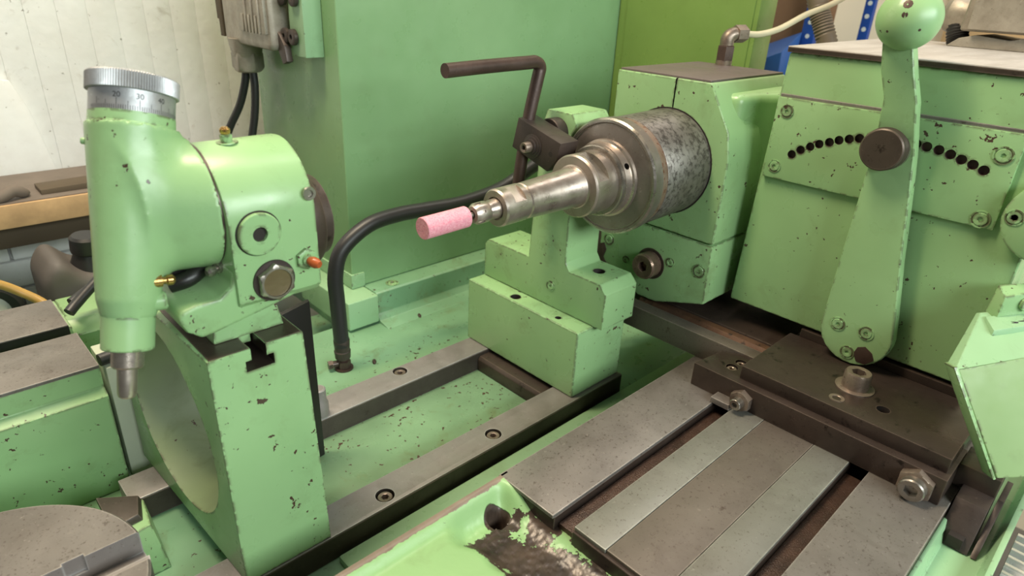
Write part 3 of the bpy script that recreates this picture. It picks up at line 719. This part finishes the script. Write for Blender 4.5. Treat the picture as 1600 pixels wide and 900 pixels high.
for (dx, dy, dz, r) in ((-0.78, -0.10, 0.40, 3.6), (-0.90, -0.12, 0.12, 2.4), (-0.75, -0.62, -0.30, 1.6), (-0.88, 0.30, -0.42, 1.5)):
    dv = Vector((dx, dy, dz)).normalized()
    obj('paint_chip', lathe(Vector((580, 176.2, 388.4)) + dv * 22.0, dv, [(-0.6, r), (0.25, r * 0.9), (0.35, r * 0.5)], 9), 'rod', lv)
kb = obj('index_knob', lathe((599, 170, 291), (-1, 0, 0), [(0, 17.4), (13, 17.4), (14, 16.8), (18.5, 16.8), (19.4, 15.8)], 56), 'oily_face', lv)
obj('chrome_band', lathe((599, 170, 291), (-1, 0, 0), [(0.2, 17.6), (5.5, 18.0), (8.5, 17.6)], 56), 'steel', lv)
for (y, z, r) in ((168.6, 128.2, 5.8), (143.6, 128.8, 5.8), (154.3, 104.5, 5.6)):
    flat_screw((594.4, y, z), (-1, 0, 0), r, lv)
obj('bare_patch', prism([(134, 112), (141, 116), (147, 113), (149, 106), (145, 99), (137, 99), (131, 106)], 'X', 594.0, 594.8, 0.2), 'rod', lv)

gd = thing('corner_guard', 'hammered green guard with sloping top at right edge of table', 'guard', (570, 40, 30))
n_ = Vector((.45, .893, 0))
def G(x, y, z, off): return (x + n_.x * off, y + n_.y * off, z)
gv = Vector((0.72, 0.55, -0.25)) * 12
def back(p, k=1.0): return tuple(Vector(p) + gv * k)
a_, b_, c_, d_ = (521.5, 61.3, 160.5), (604, 0, 178), (566, -24, 94), (524, 15.2, 88)
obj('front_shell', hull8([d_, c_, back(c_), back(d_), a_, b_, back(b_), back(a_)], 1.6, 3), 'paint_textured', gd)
e_, f_ = (517.5, 63.4, 162.5), (521, 16.6, 87.5)
obj('edge_strip', hull8([f_, (523.6, 15.4, 87.5), back((523.6, 15.4, 87.5), 1.3), back(f_, 1.3), e_, (521, 61.6, 162.5), back((521, 61.6, 162.5), 1.3), back(e_, 1.3)], 0.7), 'paint_worn', gd)
obj('sloping_top', hull8([(519, 62.5, 160), (604, 0, 177.5), (612, 6, 176), (530, 70, 158.5), (588, 69, 182), (640, 30, 188), (641, 33, 186), (590, 72, 180)], 0.8), 'paint_light', gd)
obj('hinge_pad', hull8([(570, 55, 172), (622, 18, 180), (632, 28, 181), (584, 66, 176), (571, 55, 178), (622, 19, 186), (631, 28, 187), (584, 65, 182)], 1.2), 'paint_light', gd)
for p in ([(588, 49, 180.6), (592, 45, 182.0), (590, 49.5, 181.2)], [(594, 45.5, 181.8), (598, 41, 183.4)], [(599, 44, 182.6), (602, 39.5, 184.2), (606, 40, 184.6)]):
    obj('pen_mark', tube(p, 0.5, 8, 4), 'ink', gd)
lug = obj('lug', hull8([(588, 58, 181), (634, 28, 184), (640, 38, 184), (594, 68, 181), (590, 58, 199), (634, 29, 206), (640, 38, 206), (597, 66, 205)], 1.6), 'paint_worn', gd)
cap_screw((606, 46.8, 193), (-0.545, -0.838, 0), 5.4, 3, lug, 'paint_worn')

# ================================================================== work table with T-slots
wt = thing('slotted_worktable', 'brown worn steel T-slot worktable with peeled green front casting', 'worktable', (480, 160, -24))
pf = [(34, -24), (282, -24), (282, 52.8), (225, 52.8), (225, 40), (233, 40), (233, 28), (200, 28), (200, 40), (208, 40), (208, 52.8), (105.5, 52.8), (105.5, 40), (113, 40), (113, 28), (82, 28), (82, 40), (90, 40), (90, 52.8), (34, 52.8)]
obj('table_body', prism(pf, 'X', 279, 760, 0.4, 1), 'oily', wt)
for (y0, y1, x0, mt, dz) in ((225, 282, 277, 'table', 0), (180.2, 208, 281, 'table_grey', 0), (135.2, 179.8, 282, 'table_inlay', -0.25), (105.5, 134.8, 283, 'table_grey', 0), (34, 90, 285, 'table', 0)):
    obj('land', box(x0, 760, y0, y1, 52.6, 56 + dz, 0.7, 2), mt, wt)
obj('slot_chips', box(284, 505, 208.4, 224.6, 27.9, 45, 0.5), 'swarf', wt)
obj('slot_chips', box(284, 505, 90.4, 105.2, 27.9, 45, 0.5), 'swarf', wt)
def apron_mesh():
    xs = np.arange(60, 284.1, 1.6); ys = np.arange(20, 282.1, 1.6)
    X, Y = np.meshgrid(xs, ys, indexing='ij')
    ss = lambda a, b, v: np.clip((v - a) / (b - a), 0, 1) ** 2 * (3 - 2 * np.clip((v - a) / (b - a), 0, 1))
    z = 49.0 + 7.0 * ss(268, 278, Y) + 0.0 * X
    wob = 3.0 * np.sin(Y * 0.09) + 2.0 * np.sin(Y * 0.21 + 1)
    gut = ss(214 + wob, 234 + wob, X) * ss(279, 262, Y) * (1 - ss(262, 276, X) * 0.35)
    z = z - 13.0 * gut
    rr = np.sqrt((X - 258) ** 2 + (Y - 262) ** 2); z = z - 24 * ss(8, 4.5, rr)
    up_ = ss(266, 277, X) * ss(240, 272, Y); z = np.maximum(z, z + (56 - z) * up_ * 0.95)
    rg = np.random.RandomState(3); z = z + rg.normal(0, 0.3, z.shape) * gut
    t = bmesh.new(); V = [[t.verts.new((xs[i], ys[j], z[i, j])) for j in range(len(ys))] for i in range(len(xs))]
    for i in range(len(xs) - 1):
        for j in range(len(ys) - 1): t.faces.new((V[i][j], V[i + 1][j], V[i + 1][j + 1], V[i][j + 1]))
    ring = [V[i][0] for i in range(len(xs))] + [V[-1][j] for j in range(1, len(ys))] + [V[i][-1] for i in range(len(xs) - 2, -1, -1)] + [V[0][j] for j in range(len(ys) - 2, 0, -1)]
    lowr = [t.verts.new((v.co.x, v.co.y, -20)) for v in ring]; n = len(ring)
    for i in range(n): t.faces.new((ring[i], lowr[i], lowr[(i + 1) % n], ring[(i + 1) % n]))
    t.faces.new(lowr)
    bmesh.ops.recalc_face_normals(t, faces=t.faces)
    return t
obj('front_casting', apron_mesh(), 'apron', wt, deg=50)
obj('side_channel', prism([(34, 46), (31.5, 46), (28, 30), (2, 30), (-2, 42), (-6, 42), (-6, -20), (34, -20)], 'X', 120, 900, 0.8), 'paint_light', wt)

# clamping plates and slide bars on the table
sb = thing('slide_bar', 'long brown steel slide bar lying across the table under the headstock', 'bar', (562, 290, 56))
obj('bar', box(554, 571, 200, 378, 56.2, 82, 0.7), 'table_inlay', sb)
single('rusty_way', prism([(574, 56.2), (594, 56.2), (594, 74), (589, 82), (580, 82), (574, 74)], 'Y', 205, 374, 0.8), 'rust',
       'rusty way strip running behind the slide bar', 'bar', (584, 290, 56))
single('cross_slide', prism([(597, 56.2), (760, 56.2), (760, 82), (640, 82), (600, 78), (597, 70)], 'Y', 215, 430, 0.8), 'oily',
       'dark oily slide base beneath headstock and housing', 'slide', (680, 320, 56))
lp = thing('clamp_plate', 'lower long steel clamp plate bolted across the table slots', 'plate', (530, 150, 56))
o = obj('plate', prism([(505, 40), (560, 40), (560, 222), (546, 250), (505, 256), (505, 236)][0:5], 'Z', 56.2, 79.8, 0.7), 'oily', lp)
cut(o, [cyl((526, 228, 74), (0, 0, 1), 5.6, 10, 20), cyl((540, 226, 74), (0, 0, 1), 5.6, 10, 20), cyl((553, 219, 74), (0, 0, 1), 4.2, 10, 20)], mat='dark')
for (x, y) in ((526, 228), (540, 226)): cap_screw((x, y, 73.8), (0, 0, 1), 4.6, 4.6, lp, 'bolt')
st = hex_nut((505, 203, 66), (-1, 0, 0), 10.4, 7, lp)
obj('stud', lathe((505, 203, 66), (-1, 0, 0), [(0, 5.4), (14, 5.4), (14.6, 4.8), (14.6, 2.6), (11, 2.4)], 24), 'steel', lp)
obj('stop_tab', hull8([(492, 208, 56.3), (505, 208, 56.3), (505, 228, 56.3), (492, 228, 56.3), (492, 209, 62), (505, 209, 62), (505, 227, 62), (492, 227, 62)], 0.6), 'table', lp)
hex_nut((505, 57.5, 67), (-1, 0, 0), 13.2, 7, lp)
cap_screw((498.5, 57.5, 67), (-1, 0, 0), 9.4, 8, lp, 'steel', 'bolt', 0.55)
cp = thing('top_clamp_plate', 'upper dark oily plate with socket bolt below the control lever', 'plate', (570, 130, 80))
o = obj('plate', box(514, 612, 43, 214, 80, 93, 0.8), 'oily', cp)
cut(o, [cyl((542.6, 101.7, 86), (0, 0, 1), 5.2, 10, 24)], mat='dark')
obj('flush_screw', lathe((529, 134.6, 92.8), (0, 0, 1), [(0, 6.4), (0.7, 6.2), (0.7, 4), (0.1, 3.4)], 24), 'bolt', cp)
cap_screw((558.8, 131.1, 92.9), (0, 0, 1), 11.0, 16, cp, 'bolt', 'socket_bolt', 0.55, 1.2)
obj('packing_strip', box(612.5, 650, 60, 205, 80, 101, 0.6), 'oily', cp)
obj('packing_block', box(562, 660, 44, 204, 56.2, 79.6, 0.6), 'oily', cp)

# right-hand end: bracket, way cover
eb = thing('stop_bracket', 'folded black steel stop bracket in the side channel beside table', 'bracket', (520, 18, 30))
obj('top_block', box(540, 572, 12, 40, 58, 78, 1), 'oily_face', eb)
obj('upright', prism([(500, 31), (548, 31), (556, 62), (520, 62)], 'Y', 12, 33, 0.6), 'black_steel', eb)
obj('side_tab', hull8([(500, 6, 31), (560, 6, 31), (560, 10, 31), (500, 10, 31), (540, 6, 62), (572, 6, 62), (572, 10, 62), (540, 10, 62)], 0.5), 'black_steel', eb)
obj('window', box(499, 506, 17, 27, 33, 42, 0.3), 'dark', eb)
wc = thing('way_cover', 'bright ribbed steel way cover beside the side channel', 'way cover', (520, -40, 0))
for i in range(14):
    x0 = 440 + i * 11
    obj('fold', lathe((x0, -70, 6), (0, 1, 0), [(0, 7.2), (60, 7.2)], 20), 'bellow', wc)
obj('end_plate', box(425, 434, -72, -8, -20, 22, 0.8), 'rail', wc)
single('side_cabinet', box(470, 900, -420, -74, -300, 26, 3), 'paint_rear', 'dark green cabinet side beneath the guard at right edge', 'cabinet', (750, -200, -300))

# ================================================================== left: second table, rotary table
lt = thing('end_table', 'green end table with two T-slotted brown strips on top', 'worktable', (-100, 640, -24))
pf = [(552, -23.8), (552, 72), (561, 77), (559, 97), (626, 97), (626, 84), (620, 84), (620, 72), (654, 72), (654, 84), (648, 84), (648, 97), (716, 97), (720, 60), (720, -23.8)]
obj('casting', prism(pf, 'X', -330, 82, 1.2, 2), 'paint_worn', lt)
obj('land', box(-330, 81.5, 557, 627, 96.8, 100, 0.6), 'table', lt)
obj('land', box(-330, 79.5, 647, 714, 96.8, 100, 0.6), 'table', lt)
obj('slot_wall', box(-330, 79.4, 646.2, 647, 73, 99, 0), 'black_panel', lt)
rt = thing('rotary_table', 'round brown rotary table with a T-slot at lower left', 'rotary table', (-36, 385, 0))
o = obj('disc', lathe((-36, 385, 30), (0, 0, 1), [(0, 88), (3, 92), (28.6, 92), (30, 90.6)], 96), 'table', rt)
cut(o, [box(-160, 80, 374, 393.5, 42, 70, 0), box(-160, 80, 366, 374.2, 55, 70, 0), box(12, 24, 392, 396, 48, 70, 0)], mat='rail')
obj('base', lathe((-36, 385, -23.8), (0, 0, 1), [(0, 84), (50, 84), (53.8, 80)], 64), 'paint_worn', rt)
pb = thing('pivot_bracket', 'chipped green corner bracket with dark top beside rotary table', 'bracket', (60, 470, -24))
obj('body', hull8([(48, 436, -23.8), (77, 436, -23.8), (81, 486, -23.8), (48, 494, -23.8), (48, 442, 16), (72, 446, 16), (76, 478, 16), (48, 490, 16)], 1.4), 'paint_worn', pb)
obj('top_cap', hull8([(48, 452, 16.2), (69, 454, 16.2), (75, 478, 16.2), (48, 496, 16.2), (48, 453, 22), (67, 456, 22), (73, 477, 22), (48, 495, 22)], 0.8), 'rail_dark', pb)
single('grey_pillar', box(86, 150, 562, 610, -23.8, 92, 1.5), 'pillar', 'grey green painted pillar between end table and riser block', 'pillar', (118, 586, -24))
tk = thing('coolant_tank', 'low green tank with sloping rim behind the end table', 'tank', (160, 790, -24))
obj('shell', box(96, 210, 736, 840, -23.8, 46, 3, 3), 'paint', tk)
obj('rim', prism([(730, 46.2), (735, 54), (744, 60), (756, 60), (756, 46.2)], 'X', 90, 214, 1), 'paint', tk)

# ================================================================== background left: shelf, jug, hoses
sh = thing('wall_shelf', 'rough wooden shelf board fixed along the white wall', 'shelf', (100, 1080, 85))
obj('board', box(-420, 420, 1000, 1148, 86, 116, 1.2), 'wood', sh)
obj('dust_sheet', box(-420, 420, 1004, 1148, 116, 117.5, 0.3), 'shelf_dark', sh)
obj('back_rail', box(-420, 420, 1040, 1056, 47, 85.6, 1), 'brown_board', sh)
obj('bracket', box(-60, -40, 1040, 1150, -60, 85.5, 1), 'brown_board', sh)
single('scrap_strip', hull8([(135, 1020, 117.6), (230, 1020, 117.6), (230, 1060, 117.6), (135, 1060, 117.6), (135, 1021, 124), (230, 1021, 126), (230, 1059, 126), (135, 1059, 124)], 0.8), 'brown_board',
       'dark flat strip lying on the shelf beside the dial', 'strip', (180, 1040, 117))
single('rag', tube([(60, 1015, 120), (88, 1012, 123), (105, 1018, 129), (116, 1022, 124), (122, 1030, 121)], lambda f, i: 3 + 5 * math.sin(3.1 * f), 12), 'shelf_dark',
       'crumpled grey rag on the shelf end', 'rag', (90, 1020, 117))
def f_jug(X, Y, Z):
    q = np.maximum(np.abs(X - 150) - 44, 0) ** 2 + np.maximum(np.abs(Y - 900) - 32, 0) ** 2
    top = 62 + 20 * np.exp(-((X - 112) / 16) ** 2) - 0.10 * (X - 110)
    b_ = np.sqrt(q) - 14 + 0.0 * Z
    return smin(-smin(-b_, -(Z - top), 16), -b_ * 0 + 999, 1) if False else np.maximum(b_, 0) + np.minimum(np.maximum(b_, np.maximum(Z - top, -24 - Z)), 0) + np.where(b_ > 0, 0, 0) if False else -smin(-b_, -np.maximum(Z - top, -22 - Z), 18)
jg = thing('coolant_jug', 'black plastic jug with screw cap standing behind the end table', 'jug', (150, 900, -22))
obj('bottle', sdf_mesh(f_jug, (80, 840, -30), (220, 960, 110), 4.0), 'black_plastic', jg, deg=60)
obj('cap', lathe((146, 886, 56), (0.05, -0.1, 1), [(0, 22), (8, 20), (22, 15), (24, 17), (27, 17.5), (42, 17), (45, 14)], 40), 'black', jg)
single('jug_stand', box(60, 260, 858, 985, -750, -24, 3), 'brown_board', 'brown stand carrying the black jug', 'stand', (160, 920, -750))
single('yellow_tube', tube([(-60, 800, 130), (0, 800, 112), (40, 800, 99), (66, 796, 80), (84, 780, 62), (88, 742, 40), (87, 726, 30)], 4.6, 14), 'yellow_tube',
       'yellow plastic tube curving over the end table', 'tube', (80, 740, 20))
single('drain_cable', tube([(92, 722, 78), (102, 728, 84), (125, 738, 98), (160, 750, 116), (200, 760, 130)], 5.4, 14), 'black',
       'upper of two black cables passing behind the dressing head', 'cable', (130, 735, 60))
single('drain_cable', tube([(98, 738, 81), (114, 746, 86), (140, 754, 95), (170, 760, 104), (205, 768, 113)], 5.0, 14), 'black',
       'lower of two black cables passing behind the dressing head', 'cable', (130, 735, 48))
single('pillar_cable', tube([(84, 568, 98), (96, 570, 98), (112, 574, 98), (134, 580, 98), (160, 592, 96)], 5.4, 14), 'black',
       'short black cable lying across top of grey pillar', 'cable', (110, 574, 92))
wl = thing('hand_wheel', 'white disc with black rim at far left edge', 'wheel', (38, 850, 0))
obj('rim', lathe((30, 850, 38), (0.25, -1, 0.1), [(-6, 34), (0, 40), (10, 40), (14, 34), (10, 27), (-4, 27)], 48), 'black', wl)
obj('disc', lathe((30, 850, 38), (0.25, -1, 0.1), [(-4, 29), (6, 29), (7, 27)], 48), 'white', wl)

# ================================================================== background right
ru = thing('rack_upright', 'perforated blue rack upright against the cream wall', 'rack', (1480, 525, -750))
o = obj('post', box(1470, 1484, 515, 533, -750, 900, 1), 'blue', ru)
for i in range(14): obj('hole', lathe((1469.8, 524, 250 + i * 24), (-1, 0, 0), [(-0.2, 4.4), (0.3, 4.2)], 14), 'white', ru)
r2 = thing('storage_rack', 'broad blue rack frame behind the corrugated hose', 'rack', (1420, 605, -750))
obj('post', box(1400, 1420, 590, 616, -750, 900, 1), 'blue', r2)
obj('beam', box(1402, 1418, 616, 760, 262, 300, 1), 'blue', r2)
for i in range(12): obj('hole', lathe((1399.8, 603, 250 + i * 26), (-1, 0, 0), [(-0.2, 4.4), (0.3, 4.2)], 14), 'white', r2)
single('storage_bin', hull8([(1340, 618, 240), (1395, 618, 240), (1395, 690, 240), (1340, 690, 240), (1322, 612, 300), (1395, 612, 336), (1395, 696, 300), (1322, 696, 262)], 2), 'blue_bin',
       'light blue storage bin on the rack', 'bin', (1370, 655, 240))
single('bin_shelf', box(1310, 1398, 560, 820, 225, 239.5, 1), 'card', 'brown shelf plate under the blue bin', 'shelf', (1355, 690, 225))
single('cardboard_box', box(1430, 1560, 620, 800, 301, 430, 2), 'card', 'brown cardboard box on the rack behind blue bin', 'box', (1500, 700, 300))
single('dark_post', box(1290, 1300, 664, 674, -24, 700, 0.8), 'black_steel', 'thin dark post at the corner of the cabinet', 'post', (1295, 669, -24))
single('corrugated_hose', tube([(985, 438, 470), (982, 428, 420), (980, 414, 385), (980, 402, 362), (981, 388, 330), (985, 380, 280), (990, 380, 200)], lambda f, i: 12.6 + (1.4 if i % 2 else 0), 18, 14), 'grey_hose',
       'grey corrugated hose dropping behind the housing', 'hose', (985, 400, 200), deg=60)
mb = thing('motor_terminal_box', 'grey motor terminal box above the housing at top right', 'motor', (860, 150, 360))
obj('terminal_box', hull8([(845, 90, 375), (930, 90, 375), (930, 207, 375), (845, 207, 375), (838, 84, 470), (936, 84, 470), (936, 200, 470), (838, 200, 470)], 4, 3), 'cast', mb)
obj('box_lid', box(836, 846, 96, 198, 377, 470, 2), 'cast', mb)
obj('gland', lathe((880, 205, 388), (0, 1, 0.18), [(0, 20), (14, 21), (22, 19), (28, 12), (30, 4)], 36), 'cast', mb)
obj('base_frame', prism([(60, 359.6), (215, 359.6), (205, 368), (190, 372), (160, 369), (140, 374), (60, 374)], 'X', 846, 930, 1), 'cast', mb)
single('black_conduit', tube([(872, 216, 384), (870, 214, 374), (868, 211, 366), (866, 208, 361)], lambda f, i: 9.6 + (1.2 if i % 2 else 0), 16, 6), 'black',
       'short black corrugated conduit under the terminal box', 'conduit', (868, 212, 360), deg=60)
